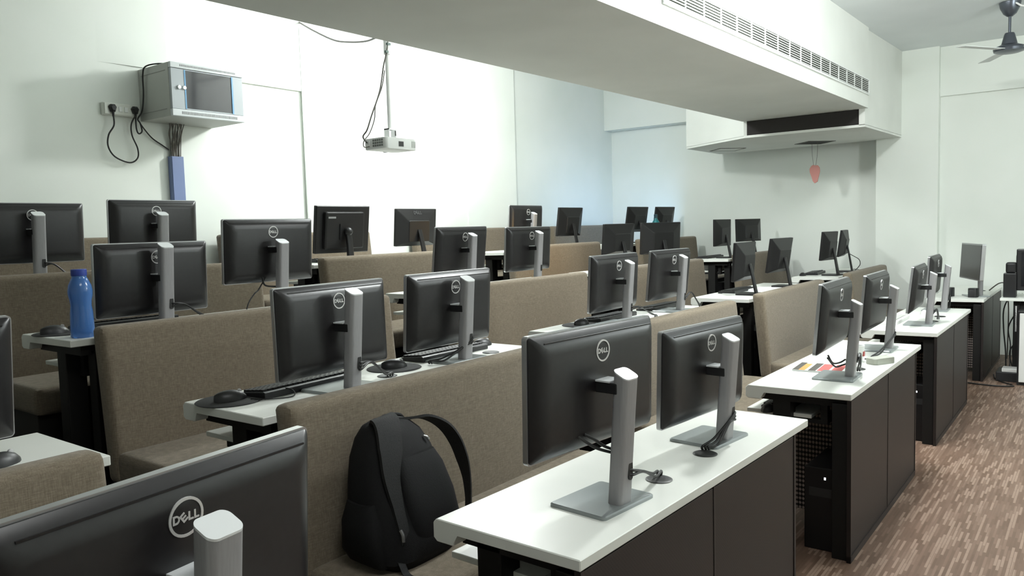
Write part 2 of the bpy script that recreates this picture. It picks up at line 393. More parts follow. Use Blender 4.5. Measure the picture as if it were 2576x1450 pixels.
BLAB = {
 'A0': 'taupe bench whose rounded backrest end shows at the lower left photo edge', 'A1': 'taupe bench with the black backpack on its seat', 'A2': 'taupe bench facing the desk with the magazine, long backrest behind the nearest two grey-pole monitors',
 'A3': 'taupe bench with wide bare backrest and seat left of the magazine desk', 'A4': 'taupe bench with backrest before the far wall pilaster, in the aisle row',
 'B0': 'taupe bench at the left photo edge, second row, mostly cut off', 'B1': 'taupe bench with shaded seat right of the blue bottle, mouse pad desk before it', 'B2': 'taupe bench in the second row behind the big pair of nearest aisle monitors',
 'B3': 'taupe bench in the second row behind the two slim monitors with grey poles', 'B4': 'taupe bench in the second row at the far wall behind two slim black monitors',
 'C0': 'taupe bench left of the blue bottle, third row, cut by the photo edge', 'C1': 'taupe bench directly behind the blue bottle', 'C2': 'taupe bench below the ball-jointed monitor, third row',
 'C3': 'taupe bench with an amber glow on its backrest, third row', 'C4': 'taupe bench in the third row beside the far wall, behind two black monitors',
 'D1': 'taupe bench along the left wall under the blue-grey trunking', 'D2': 'taupe bench along the left wall beneath the hanging projector', 'D3': 'taupe bench along the left wall before the pilaster', 'D4': 'taupe bench along the left wall in the far corner'}
skip = {'D0'}
dstart = {}
for c in 'ABCD':
    for r in range(5):
        k = c+str(r)
        if k in skip or k in ('C0',): continue
        s = ROWS[r][0]
        if k == 'C1': s = 1.37
        dstart[k] = s
        src = deskA if c == 'A' else deskB
        rz = -.03 if k == 'A1' else 0
        loc = (XRt[c] - (.075 if k == 'A1' else 0), s, TZ[c])
        n = dup(src, loc, rz, DLAB[k], 'white computer desks in rows')
        if k == 'A1': n.scale = (1, .965, 1)
        n.name = 'computer_desk'
for c in 'ABCD':
    for r in range(5):
        k = c+str(r)
        if k in skip: continue
        s = ROWS[r][0] - .005
        if k in ('A3', 'A4'): s -= .1
        if r == 0: s -= .03
        n = dup(bench0, (BX[c], s, TZ[c]), 0, BLAB[k], 'taupe fabric benches in rows'); n.name = 'upholstered_bench'
def kill(root):
    for ch in list(root.children):
        for g in list(ch.children): bpy.data.objects.remove(g)
        bpy.data.objects.remove(ch)
    bpy.data.objects.remove(root)
for p in (deskA, deskB, bench0): kill(p)

# ------------------------------------------------------------------ monitors
def letter(bm, pts, holes, x, th, m=None):
    pass
def word(bm, y0, z0, hgt, x):
    # four block letters D E L L drawn as bars along +y; the E is tilted
    s = hgt; t = s*.2; th = .0012
    def bar(pts):
        f = [bm.verts.new((x, y0+a*s, z0+b*s)) for a, b in pts]; k = [bm.verts.new((x+th, y0+a*s, z0+b*s)) for a, b in pts]
        n = len(pts); bm.faces.new(list(reversed(f))); bm.faces.new(k)
        for i in range(n): bm.faces.new((f[i], f[(i+1) % n], k[(i+1) % n], k[i]))
    w = .22
    # D
    bar([(0, 0), (w, 0), (w, 1), (0, 1)])
    arc = [(.45+.42*math.cos(a), .5+.5*math.sin(a)) for a in [PI/2-PI*i/10 for i in range(11)]]
    arci = [(.45+.22*math.cos(a), .5+.3*math.sin(a)) for a in [PI/2-PI*i/10 for i in range(11)]]
    for i in range(10): bar([arc[i], arc[i+1], arci[i+1], arci[i]])
    bar([(w, .8), (.45, .8), (.45, 1), (w, 1)]); bar([(w, 0), (.45, 0), (.45, .2), (w, .2)])
    # E, leaning back
    ca, sa = math.cos(.62), math.sin(.62)
    def rt(p): return (1.38+(p[0]-.35)*ca-(p[1]-.5)*sa, .5+(p[0]-.35)*sa+(p[1]-.5)*ca)
    for q in ([(0, 0), (w, 0), (w, 1), (0, 1)], [(w, 0), (.75, 0), (.75, .19), (w, .19)], [(w, .41), (.7, .41), (.7, .59), (w, .59)], [(w, .81), (.75, .81), (.75, 1), (w, 1)]):
        bar([rt(p) for p in q])
    for o in (1.98, 2.72):
        bar([(o, 0), (o+w, 0), (o+w, 1), (o, 1)]); bar([(o+w, 0), (o+.66, 0), (o+.66, .2), (o+w, .2)])
MW, MH = .552, .327
def silver_monitor():
    t = thing('computer_monitor', 'x', 'monitor')
    bm = bmesh.new()
    rings = []
    for x, ins, r in ((-.006, .004, .008), (.010, .004, .008), (.014, .007, .009), (.026, .02, .014), (.034, .034, .02), (.037, .05, .025)):
        rings.append([(x, a, b) for a, b in rrect(MW-2*ins, MH-2*ins, r, 5)])
    loft(bm, rings)
    # long groove under the top edge, drawn as a slim recessed ridge
    box(bm, .0235, .0285, -MW/2+.045, MW/2-.03, MH/2-.0225, MH/2-.0195)
    sh = obj('back_shell', bm, SHELL, t, True)
    bm = bmesh.new(); p = rrect(MW, MH, .011, 5); q = rrect(MW-.012, MH-.012, .006, 5)
    loft(bm, [[(.0065, a, b) for a, b in q], [(.0065, a, b) for a, b in p], [(-.008, a, b) for a, b in p], [(-.008, a, b) for a, b in q]], False, False)
    obj('bezel', bm, SILVER, t, True)
    bm = bmesh.new(); slabx(bm, MW-.012, MH-.012, .005, -.0075, -.004); obj('screen', bm, SCREEN, t)
    bm = bmesh.new(); n = 36
    R, r0 = .0295, .0255
    zc = MH/2-.066; xb = .037
    loft(bm, [[(xb+dx, rr*math.cos(2*PI*i/n), zc+rr*math.sin(2*PI*i/n)) for i in range(n)] for rr, dx in ((R, -.002), (R, .0015), (r0, .0015), (r0, -.002))], False, False)
    word(bm, -.0225, zc-.0065, .0132, xb)
    obj('logo_badge', bm, BADGE, t)
    arm = obj('arm', B((.034, .105, -.032, .02, -.012, .018), bevel=.004), KEYB, t)
    obj('arm_cover', B((.036, .083, -.035, .025, .0175, .0225), bevel=.001), CAPM, arm)
    bm = bmesh.new(); H = .36; dx = .028
    p = rrect(.044, .062, .014, 6)
    loft(bm, [[(.084+dx*s+a, b, .008+(H-.008)*s-(.5*a if s == 1 else 0)) for a, b in p] for s in (0, .25, .5, .75, 1)])
    po = obj('pole', bm, POLE, t, True)
    bm = bmesh.new(); p = rrect(.0445, .0625, .0142, 6); loft(bm, [[(.084+dx+a, b, H-.5*a) for a, b in p], [(.0845+dx+a, b, H+.004-.5*a) for a, b in p]]); obj('pole_cap', bm, CAPM, po, True)
    bm = bmesh.new(); zc = .10; xh = .084+dx*zc/H+.022
    loft(bm, [[(xh+e, .011+a, zc+b) for a, b in rrect(.019, .05, .0092, 6)] for e in (-.003, .0012)])
    obj('cable_slot', bm, CABLE, po, True)
    bm = bmesh.new(); p = rrect(.185, .235, .012, 4); q = rrect(.178, .228, .010, 4); c = rrect(.05, .07, .01, 4)
    loft(bm, [[(.027+a, b, 0) for a, b in p], [(.027+a, b, .007) for a, b in p], [(.027+a, b, .010) for a, b in q], [(.07+a, b, .0118) for a, b in c]])
    obj('base', bm, BASEM, t, True)
    return t
SM = silver_monitor()
PANEL_PARTS = ('back_shell', 'bezel', 'screen', 'logo_badge', 'arm')
def place_silver(k, x, y, zc, yaw, tilt, label, sc=1.0):
    c = k[0]; d = TZ[c]+.75
    n = dup(SM, (x, y, d), yaw, label, 'grey-pole silver-rimmed monitors'); n.name = 'computer_monitor'
    for ch in n.children:
        b = ch.name.split('.')[0]
        if b in PANEL_PARTS:
            ch.location = (0, 0, zc-d)
            if b != 'arm': ch.rotation_euler = (0, tilt, 0)
    return n
SIL = [
 ('A0a', -1.10, .584, 1.000, .13, .06, 'biggest nearest monitor at the bottom left, only its top and pole head showing'),
 ('A1a', -1.105, 1.80, 1.072, -.097, .021, 'raised monitor on the nearest desk, left of its pair, tall grey pole'),
 ('A1b', -1.115, 2.55, .992, -.10, .029, 'monitor on the nearest desk, right of its pair, cables down into the desk'),
 ('A2a', -1.03, 3.87, 1.052, .04, .086, 'monitor above the magazine on the second aisle desk'),
 ('A2b', -1.055, 4.82, 1.030, .02, .084, 'monitor beside the grey adapter on the second aisle desk'),
 ('A3a', -1.052, 6.08, 1.010, .045, .11, 'nearer monitor on the third aisle desk, white keyboard behind it'),
 ('A3b', -1.10, 7.06, 1.034, .03, .062, 'farther monitor on the third aisle desk, half hidden behind its twin'),
 ('B0b', -2.285, .545, 1.150, .038, .10, 'dark monitor edge cut by the left photo edge above the white desk corner'),
 ('B1a', -2.268, 1.881, 1.158, .079, -.02, 'monitor left of the pair behind the backpack bench, mouse pad at its left'),
 ('B1b', -2.306, 2.566, 1.160, .002, .063, 'monitor behind the backpack bench, right of the pair, keyboard under it'),
 ('B2a', -2.293, 3.995, 1.175, .013, .057, 'grey-pole monitor directly above the raised nearest monitor, mouse at its left'),
 ('B2b', -2.298, 4.733, 1.176, -.016, .10, 'grey-pole monitor right of the one with the mouse, second row mid room'),
 ('C1a', -3.456, 1.839, 1.324, .068, .047, 'monitor directly right of the blue bottle'),
 ('C1b', -3.466, 2.474, 1.426, .027, .057, 'raised monitor with white-lit pole head and thin looping cord, third row'),
 ('C2a', -3.46, 3.98, 1.365, .052, .12, 'grey-pole monitor behind the amber bench row, left of two in the third row mid room'),
 ('C2b', -3.445, 4.735, 1.352, -.008, .059, 'grey-pole monitor just left of the amber-lit backrest'),
 ('D1a', -4.629, 1.797, 1.553, .008, .058, 'monitor at the left photo edge above the bench, blue-tinted pole'),
 ('D1b', -4.623, 2.485, 1.576, -.006, .058, 'monitor under the blue-grey trunking on the left wall'),
 ('D3a', -4.62, 6.321, 1.571, .008, .060, 'small distant grey-pole monitor against the bright left wall'),
]
SN = {}
for a in SIL: SN[a[0]] = place_silver(*a)
for ch in SN['A0a'].children:
    if ch.name.split('.')[0] == 'pole': ch.scale = (1, 1, .95)
kill(SM)

def slim_monitor(k, x, y, zc, yaw, tilt, w, h, label, screen=None, facing=False, ball=False, brandtxt=False):
    c = k[0]; d = TZ[c]+.75
    t = thing('computer_monitor', label, 'monitor', (x, y, d), yaw, 'slim black monitors on thin necks')
    def pan(name, bm, m, sm=False):
        o = obj(name, bm, m, t, sm); o.location = (0, 0, zc-d); o.rotation_euler = (0, tilt, 0); return o
    bm = bmesh.new(); p = rrect(w, h, .006, 3)
    if ball:
        loft(bm, [[(-.008, a, b) for a, b in p], [(.014, a, b) for a, b in p], [(.02, a*.97, b*.97) for a, b in p]])
        q = rrect(w*.72, h*.78, .012, 3)
        loft(bm, [[(.019, a-.005, b-.005) for a, b in q], [(.045, a-.005, b-.005) for a, b in q], [(.05, a*.94-.005, b*.94-.005) for a, b in q]])
        box(bm, .049, .056, -.06, .06, -.075, .045)
    else:
        q = rrect(w*.52, h*.58, .01, 3)
        loft(bm, [[(-.008, a, b) for a, b in p], [(.012, a, b) for a, b in p], [(.014, a*.985, b*.98) for a, b in p], [(.05, a, b-h*.10) for a, b in q], [(.055, a*.95, b*.95-h*.10) for a, b in q]])
    pan('back_shell', bm, OLDSH)
    bm = bmesh.new(); slabx(bm, w-.03, h-.03, .002, -.0095, -.007); pan('screen', bm, screen or SCREEN)
    if brandtxt == 'box':
        bm = bmesh.new(); slabx(bm, .07, .014, .002, .049, .0515, -w*.26, h*.26); pan('name_plate', bm, mat('name_plate_grey', (.3, .3, .3), .5))
    if brandtxt == 'word':
        bm = bmesh.new(); word(bm, -.048, 0, .028, 0)
        o = obj('logo_lettering', bm, mat('letter_grey', (.06, .06, .062), .35), t)
        # lies on the sloping upper facet
        o.location = (.03+math.sin(tilt)*.13, 0, zc-d+h*.345); o.rotation_euler = (0, tilt-math.atan2(.036, h*.30), 0)
    zn = zc-d
    bm = bmesh.new()
    x0 = .052
    ring = lambda xc, z, ww, dd: [(xc+a, b, z) for a, b in rrect(dd, ww, .006, 3)]
    if ball:
        loft(bm, [ring(.075, zn-.03, .05, .025), ring(.085, zn*.5, .05, .025), ring(.09, .012, .055, .03)])
        obj('neck', bm, OLDSH, t, True)
        bm = bmesh.new()
        bmesh.ops.create_uvsphere(bm, u_segments=16, v_segments=10, radius=.032, matrix=Matrix.Translation((.078, 0, zn-.02)))
        obj('ball_joint', bm, KEYB, t, True)
    else:
        loft(bm, [ring(x0, zn-.02, .045, .014), ring(x0+.02, zn*.6, .045, .016), ring(x0+.05, .012, .05, .018)])
        obj('neck', bm, OLDSH, t, True)
    bm = bmesh.new(); slabz(bm, .17, .2, .03, 0, .012, .045, 0); obj('base', bm, OLDSH, t, True)
    return t
OLD = [
 ('B3a', -2.281, 6.043, 1.195, .016, .078, .449, .302, 'slim black monitor beside the loose papers, left of its pair'),
 ('B3b', -2.280, 6.896, 1.208, -.076, .144, .461, .299, 'slim tilted black monitor on a thin neck, right of the paper-side pair'),
 ('B4a', -2.283, 8.447, 1.236, -.14, .101, .36, .297, 'small black monitor over a keyboard before the far wall, nearer of two'),
 ('B4b', -2.30, 9.05, 1.245, .10, .14, .40, .29, 'black monitor seen edge-on with its thin neck exposed, before the far wall'),
 ('C3a', -3.451, 6.115, 1.386, -.08, .088, .470, .272, 'black faceted-back monitor left of a pair in the third row'),
 ('C3b', -3.448, 6.938, 1.374, -.304, .054, .533, .303, 'wide black faceted-back monitor turned toward the camera, third row'),
 ('C4a', -3.450, 8.485, 1.394, -.03, .005, .437, .300, 'narrow black monitor against the far wall, left of two'),
 ('C4b', -3.450, 9.30, 1.409, -.235, -.03, .50, .270, 'wider black monitor against the far wall, right of two'),
 ('D2a', -4.617, 3.952, 1.537, -.004, .12, .520, .356, 'black monitor with boxed back and ball-jointed neck below the projector'),
 ('D2b', -4.620, 4.751, 1.540, -.016, .085, .470, .309, 'black monitor with sloping facets right below the projector cable, small neck'),
 ('D3b', -4.620, 7.127, 1.564, -.001, .136, .462, .306, 'black leaning monitor before the bluish wall patch'),
 ('D4a', -4.620, 8.651, 1.579, -.064, .16, .461, .310, 'dark distant monitor left of the teal bottle'),
 ('D4b', -4.619, 9.40, 1.583, -.080, .16, .465, .310, 'dark distant monitor right of the teal bottle'),
]
for a in OLD:
    k = a[0]
    slim_monitor(*a, screen=GLOWB if k in ('D4a', 'D4b') else (GLOWO if k == 'C3a' else None), ball=(k == 'D2a'), brandtxt='box' if k == 'D2a' else ('word' if k == 'D2b' else False))
# monitor whose screen faces the camera on the far aisle desk
t = thing('computer_monitor', 'grey-screened monitor facing the camera on the far aisle desk', 'monitor', (-.984, 8.42, .75), -2.725)
zc = .328
bm = bmesh.new(); slabx(bm, .56, .335, .008, -.02, .012); o = obj('housing', bm, SILVER, t); o.location = (0, 0, zc); o.rotation_euler = (0, -.055, 0)
bm = bmesh.new(); slabx(bm, .535, .31, .003, .011, .0145); o = obj('screen', bm, mat('screen_grey', (.05, .05, .05), .25), t); o.location = (0, 0, zc); o.rotation_euler = (0, -.055, 0)
bm = bmesh.new(); slabz(bm, .036, .056, .012, .01, .36, -.075, 0); obj('pole', bm, POLE, t, True)
obj('arm', B((-.06, -.02, -.025, .025, zc-.03, zc+.02)), KEYB, t)
bm = bmesh.new(); slabz(bm, .18, .23, .012, 0, .01, -.04, 0); obj('base', bm, BASEM, t, True)

# ------------------------------------------------------------------ keyboards, mice, pads
def kb_proto(m1, m2):
    t = thing('keyboard', 'x', 'keyboard')
    bm = bmesh.new(); prof = [(-.07, 0), (.07, 0), (.07, .022), (.06, .026), (-.062, .014), (-.07, .01)]
    loft(bm, [[(x, -.225, z) for x, z in prof], [(x, .225, z) for x, z in prof]]); bev(bm, .002, 1)
    obj('case', bm, m1, t)
    bm = bmesh.new()
    for r in range(5):
        x = -.052+r*.0225; z = .0155+(x+.06)*.1
        n = 19
        for i in range(n):
            y = -.215+i*.0226
            if r == 0 and 4 <= i <= 8: continue
            box(bm, x-.009, x+.009, y, y+.0186, z-.004, z+.006)
        if r == 0: box(bm, x-.009, x+.009, -.215+4*.0226, -.215+9*.0226-.004, z-.004, z+.006)
    obj('keys', bm, m2, t)
    for y in (-.18, .18): obj('foot', B((.045, .06, y-.02, y+.02, -.0001, .004)), m1, t)
    return t
KB = kb_proto(KEYB, KEYC); KW = kb_proto(KEYW, KEYW)
def mouse_proto(m1):
    t = thing('computer_mouse', 'x', 'mouse')
    bm = bmesh.new(); rings = []
    for s in range(9):
        u = s/8; y = -.055+.11*u; w = .03*math.sqrt(max(1-(2*u-1)**2*.93, .02)); hh = .036*math.sqrt(max(1-(1.7*u-.75)**2, .03))
        rings.append([(w*math.cos(a), y, max(hh*math.sin(a), 0)) for a in [PI*i/10 for i in range(11)]])
    loft(bm, rings)
    obj('shell', bm, m1, t, True)
    bm = bmesh.new(); 
    lathe(bm, [(.004, -.004), (.0075, -.003), (.0075, .003), (.004, .004)], 12)
    bmesh.ops.rotate(bm, verts=bm.verts, cent=(0, 0, 0), matrix=Matrix.Rotation(PI/2, 3, 'Y')); bmesh.ops.translate(bm, verts=bm.verts, vec=(0, .032, .028))
    obj('scroll_wheel', bm, mat('wheel_grey', (.5, .5, .5), .3), t, True)
    return t
MB_ = mouse_proto(KEYB); MWh = mouse_proto(KEYW)
def pad(x, y, z, lab):
    bm = bmesh.new(); lathe(bm, [(.02, 0), (.112, 0), (.115, .002), (.112, .004), (.02, .004)], 40)
    o = obj('mouse_pad', bm, mat('pad_black', (.012, .012, .012), .8), None, True); o.location = (x, y, z)
    tag(o, lab, 'mouse pad', 'round black mouse pads')
for (x, y, z, rz, lab, w) in [
    (-2.40, 1.83, .93, .05, 'black keyboard right of the corner mouse pad, under the left monitor of that desk', 0),
    (-2.42, 2.66, .93, 0, 'black keyboard behind the backpack bench, below the right monitor of its pair', 0),
    (-2.44, 4.20, .93, 0, 'black keyboard behind the top edge of the raised nearest monitor', 0),
    (-2.43, 4.88, .93, 0, 'black keyboard lying between two grey-pole monitors in the second row', 0),
    (-2.43, 6.28, .93, 0, 'black keyboard beside the loose papers', 0),
    (-2.47, 8.62, .93, .1, 'black keyboard under the small monitors before the far wall', 0),
    (-3.62, 1.78, 1.11, 0, 'black keyboard behind the blue bottle', 0),
    (-3.60, 8.50, 1.11, 0, 'black keyboard on the far wall desk with papers on its tray', 0),
    (-4.78, 4.0, 1.29, 0, 'dark keyboard in front of the ball-jointed monitor', 0),
    (-1.22, 6.20, .75, 0, 'white keyboard behind the nearer monitor of the third aisle desk', 1),
    (-1.22, 3.86, .618, 0, 'black keyboard on the pulled-out tray of the magazine desk', 0)]:
    n = dup(KW if w else KB, (x, y, z), rz, lab, 'computer keyboards'); n.name = 'keyboard'
for (x, y, z, rz, lab, w) in [
    (-2.415, 1.535, .934, -.25, 'black mouse on the round pad at the desk corner, grey scroll wheel', 0),
    (-2.37, 2.28, .934, -.4, 'black mouse with pale edge between the two monitors behind the backpack bench', 0),
    (-2.44, 2.95, .93, -.2, 'black mouse right of the far keyboard behind the backpack bench', 0),
    (-2.42, 3.84, .934, -.2, 'black mouse on a pad above the raised nearest monitor', 0),
    (-2.25, .76, .93, .3, 'black mouse at the left photo edge on the white desk corner', 0),
    (-3.54, 1.44, 1.114, 0, 'black mouse left of the blue bottle', 0),
    (-2.50, 8.30, .93, 0, 'black mouse beside the keyboard before the far wall', 0),
    (-1.10, 6.72, .75, .2, 'white mouse between the two monitors of the third aisle desk', 1),
    (-1.24, 3.585, .618, .1, 'black mouse on the pulled-out tray under the magazine desk corner', 0)]:
    n = dup(MWh if w else MB_, (x, y, z), rz, lab, 'computer mice'); n.name = 'computer_mouse'
for p in (KB, KW, MB_, MWh): kill(p)
pad(-2.42, 1.535, .93, 'round black mouse pad at the near corner of the desk behind the backpack bench')
pad(-2.37, 2.28, .93, 'round black mouse pad between the two monitors behind the backpack bench')
pad(-2.42, 3.84, .93, 'round black mouse pad above the raised nearest monitor')
pad(-3.54, 1.47, 1.11, 'round black mouse pad left of the blue bottle')

# ------------------------------------------------------------------ cables
def cable(pts, r, lab, m=CABLE, n=8, group='black computer cables', name='cable'):
    bm = bmesh.new()
    for p in (pts if isinstance(pts[0][0], (tuple, list)) else [pts]): tube(bm, p, r, n)
    return tag(obj(name, bm, m, None, True), lab, 'cable', group)
def mon_cable(k, gx, gy, sag, lab, strands=2, rise=.0):
    n = SN[k]; M = Matrix.Translation(n.location) @ Matrix.Rotation(n.rotation_euler.z, 4, 'Z')
    d = n.location.z
    h0 = M @ Vector((.111, .012, .10))
    ps = []
    for s in range(strands):
        e = (s-(strands-1)/2)*.009
        a = Vector((h0.x, h0.y, h0.z-s*.012)); g_ = Vector((gx+e, gy+e*.6, d+.004))
        v = g_-a
        m1 = a+v*.3+Vector((.012, 0, sag+.008*s)); m2 = a+v*.72+Vector((.008, 0, sag*.6-.006*s))
        m1.z = max(m1.z, d+.008); m2.z = max(m2.z, d+.008)
        ps.append([tuple(a-Vector((.01, 0, 0))), tuple(a+Vector((.006, .006, 0))), tuple(m1), tuple(m2), tuple(g_+Vector((0, 0, .012))), tuple(g_)])
    cable(ps, .0042, lab)
mon_cable('A1a', -1.045, 2.075, .004, 'pair of black cords from the raised nearest monitor into the desk hole', 2)
mon_cable('A1b', -1.035, 2.395, .004, 'three black cords from the right nearest monitor down to the desk hole', 3)
mon_cable('B1a', -2.25, 2.14, .02, 'black cords running right from the grey pole on the corner mouse pad desk', 3)
mon_cable('B1b', -2.29, 2.42, -.01, 'black cords crossing left below the right monitor behind the backpack bench', 2)
mon_cable('C1a', -3.36, 2.05, .02, 'black cords from the monitor beside the blue bottle', 2)
mon_cable('D1a', -4.52, 1.96, .02, 'black cords from the monitor at the left photo edge', 2)
mon_cable('A2a', -.95, 4.05, .04, 'dark cords arching from the monitor above the magazine', 2)
mon_cable('A2b', -.975, 4.45, .0, 'black cord from the second aisle desk monitor to the grey adapter', 2)
mon_cable('A3a', -.96, 6.42, .03, 'dark cords at the nearer monitor of the third aisle desk', 2)
mon_cable('A3b', -1.0, 7.2, .05, 'dark cord loop at the farther monitor of the third aisle desk', 2)
mon_cable('B2a', -2.2, 4.35, .02, 'dark cords from the grey-pole monitor with the mouse at its left', 2)
mon_cable('B2b', -2.17, 4.95, .05, 'dark cord loop beside the grey-pole monitor near the loose papers', 2)
cable([[(-1.085, 1.69, .955), (-1.07, 1.712, .935), (-1.055, 1.745, .913), (-1.035, 1.785, .896)], [(-1.08, 1.715, .955), (-1.06, 1.737, .938), (-1.045, 1.76, .918), (-1.03, 1.785, .905)]], .0042, 'black cords under the raised nearest monitor behind its pole')
cable([[(-1.0, 3.70, .88), (-.99, 3.74, .84), (-.98, 3.82, .83), (-.965, 3.86, .84)], [(-1.0, 3.69, .87), (-.985, 3.76, .82), (-.975, 3.84, .815), (-.96, 3.86, .82)]], .004, 'dark cords sagging below the monitor above the magazine')
cable([(-3.43, 2.42, 1.29), (-3.41, 2.36, 1.23), (-3.36, 2.30, 1.215), (-3.30, 2.22, 1.17), (-3.26, 2.17, 1.09)], .0035, 'thin looping cord below the raised third row monitor')
cable([[(-3.43, 2.50, 1.28), (-3.42, 2.48, 1.22), (-3.39, 2.45, 1.225)], [(-3.43, 2.40, 1.29), (-3.41, 2.40, 1.25), (-3.39, 2.45, 1.24)]], .0045, 'black cords bunched under the raised third row monitor')
cable([(-2.345, 1.70, .955), (-2.30, 1.71, .95), (-2.27, 1.69, .934), (-2.30, 1.62, .934), (-2.36, 1.58, .936)], .0022, 'thin mouse cord curving on the corner mouse pad desk')
cable([(-2.2, 8.85, 1.15), (-2.16, 9.0, 1.10), (-2.14, 9.12, 1.06), (-2.15, 9.2, 1.0), (-2.2, 9.2, .935)], .004, 'grey cord loop behind the edge-on monitor before the far wall')

# ------------------------------------------------------------------ desk clutter
b = thing('water_bottle', 'translucent blue water bottle on the white desk corner at left', 'bottle', (-3.315, 1.455, 1.11)); b.scale = (1.17, 1.17, 1.12)
bm = bmesh.new()
lathe(bm, [(.02, .001), (.036, 0), (.0385, .006), (.0375, .05), (.036, .09), (.033, .115), (.0345, .135), (.0385, .155), (.039, .17), (.036, .19), (.027, .212), (.0235, .218), (.0235, .224), (.01, .225)], 32); obj('body', bm, BLUE, b, True)
bm = bmesh.new(); lathe(bm, [(.01, .2245), (.0245, .2245), (.025, .226), (.025, .246), (.023, .248), (.01, .2485)], 32); obj('cap', bm, BLUEC, b, True)
b = thing('water_bottle', 'small teal bottle between the two distant dark monitors', 'bottle', (-4.52, 8.98, 1.29))
bm = bmesh.new(); lathe(bm, [(.02, 0), (.05, 0), (.052, .01), (.052, .2), (.045, .25), (.022, .285), (.02, .3)], 24); obj('body', bm, TEAL, b, True)
bm = bmesh.new(); lathe(bm, [(.01, .3), (.024, .3), (.024, .345), (.01, .348)], 20); obj('cap', bm, TEALC, b, True)

m_ = thing('magazine', 'printed magazine lying behind the monitor pole on the second aisle desk', 'magazine', (-1.13, 4.05, .75), .08)
obj('pages', B((-.115, .115, -.11, .11, 0, .008)), PAPER, m_)
obj('cover_print', B((-.115, -.085, -.11, .11, .008, .0086), (-.04, -.005, -.11, .11, .008, .0086)), PRDARK, m_)
obj('cover_print', B((-.085, -.055, -.11, .08, .008, .0086)), ORANGE, m_)
obj('cover_print', B((.0, .05, -.105, .1, .008, .0086), (.062, .11, -.105, .1, .008, .0086)), RED, m_)
c_ = thing('paper_cup', 'small white cup with a red mark beside the magazine', 'cup', (-1.03, 4.36, .75))
bm = bmesh.new(); lathe(bm, [(.01, .001), (.028, 0), (.037, .085), (.034, .085), (.026, .006), (.01, .005)], 24); obj('body', bm, PAPER, c_, True)
obj('printed_mark', B((.024, .036, -.012, .012, .03, .055)), RED, c_)
bm = bmesh.new(); slabz(bm, .07, .15, .02, 0, .032, 0, 0); bev(bm, .003, 1)
o = obj('power_adapter', bm, GREYB, None, True); o.location = (-.915, 4.35, .75); o.rotation_euler = (0, 0, -.5)
tag(o, 'rounded grey power adapter on the second aisle desk', 'adapter')
for i, (x, y, rz, lab) in enumerate(((-2.37, 6.17, .15, 'white paper sheet at the near end of the papers desk'), (-2.30, 6.62, -.1, 'white paper under the tilted slim monitor'), (-2.36, 6.42, .0, 'white paper sheet beside the keyboard of the slim monitors'))):
    bm = B((-.105, .105, -.14, .14, 0, .003)); o = obj('paper_sheet', bm, PAPER); o.location = (x, y, .93+.0005*i); o.rotation_euler = (0, 0, rz); tag(o, lab, 'paper', 'loose papers on the slim monitor desk')
o = obj('note_pad', B((-.07, .07, -.08, .08, 0, .02), bevel=.002), PAPER); o.location = (-2.27, 6.38, .93); tag(o, 'small white note pad by the slim monitor neck', 'note pad')
for i, (dx, lab) in enumerate(((0, 'white paper stack on the keyboard tray of the far third row desk'),)):
    o = obj('paper_stack', B((-.13, .13, -.12, .12, 0, .06), bevel=.002), PAPER); o.location = (-3.52, 8.42, .978); tag(o, lab, 'paper')
for (x, y, lab) in ((-1.16, 8.36, 'small black speaker left of the screen on the far aisle desk'), (-.955, 8.32, 'small black speaker before the screen on the far aisle desk')):
    s = thing('desktop_speaker', lab, 'speaker', (x, y, .75), -.3, 'small black speakers on the far desk')
    bm = bmesh.new(); slabz(bm, .075, .085, .02, 0, .085); bev(bm, .008, 2, [e for e in bm.edges if all(v.co.z > .08 for v in e.verts)]); obj('body', bm, KEYB, s, True)
    bm = bmesh.new(); lathe(bm, [(.002, -.001), (.026, 0), (.03, .002), (.024, .004), (.002, .003)], 24)
    bmesh.ops.rotate(bm, verts=bm.verts, cent=(0, 0, 0), matrix=Matrix.Rotation(PI/2, 3, 'X')); bmesh.ops.translate(bm, verts=bm.verts, vec=(0, -.0425, .045)); obj('driver', bm, KEYC, s, True)
cable([(-.9, 9.0, .76), (-.82, 9.05, .83), (-.78, 9.2, .8), (-.76, 9.3, .6), (-.77, 9.45, .3), (-.78, 9.5, .01)], .006, 'grey cable arching over the edge of the far aisle desk', GCABLE)

# computer towers under the desks
def tower(loc, lab, s=1):
    t = thing('computer_tower', lab, 'computer tower', loc, 0, 'black computer towers under the desks')
    obj('case', B((-.09, .09, 0, .38, 0, .38), bevel=.004), KEYB, t)
    obj('front_panel', B((-.092, .092, -.02, 0, 0, .385), bevel=.006), OLDSH, t)
    obj('power_light', B((-.004, .004, -.0215, -.02, .33, .342)), mat('led_white', (.8, .8, .8), .3, emit=(.9, .95, 1), estr=1.5), t)
    obj('drive_bay', B((-.07, .07, -.0215, -.019, .25, .29)), KEYC, t)
    return t
tower((-.98, 3.60, .0), 'black computer tower under the magazine desk with a tiny light')
tower((-1.0, 1.62, .0), 'black computer tower under the nearest desk')
tower((-.98, 5.76, .0), 'black computer tower under the third aisle desk')
tower((-3.36, 1.62, .46), 'black computer tower on the shelf under the blue bottle desk')
tower((-2.2, 1.66, .28), 'black computer tower under the corner mouse pad desk')
tower((-2.2, 5.9, .28), 'black computer tower under the papers desk')
tower((-3.36, 8.36, .46), 'black computer tower under the far third row desk')
tower((-2.2, 8.38, .28), 'black computer tower under the desk before the far wall')

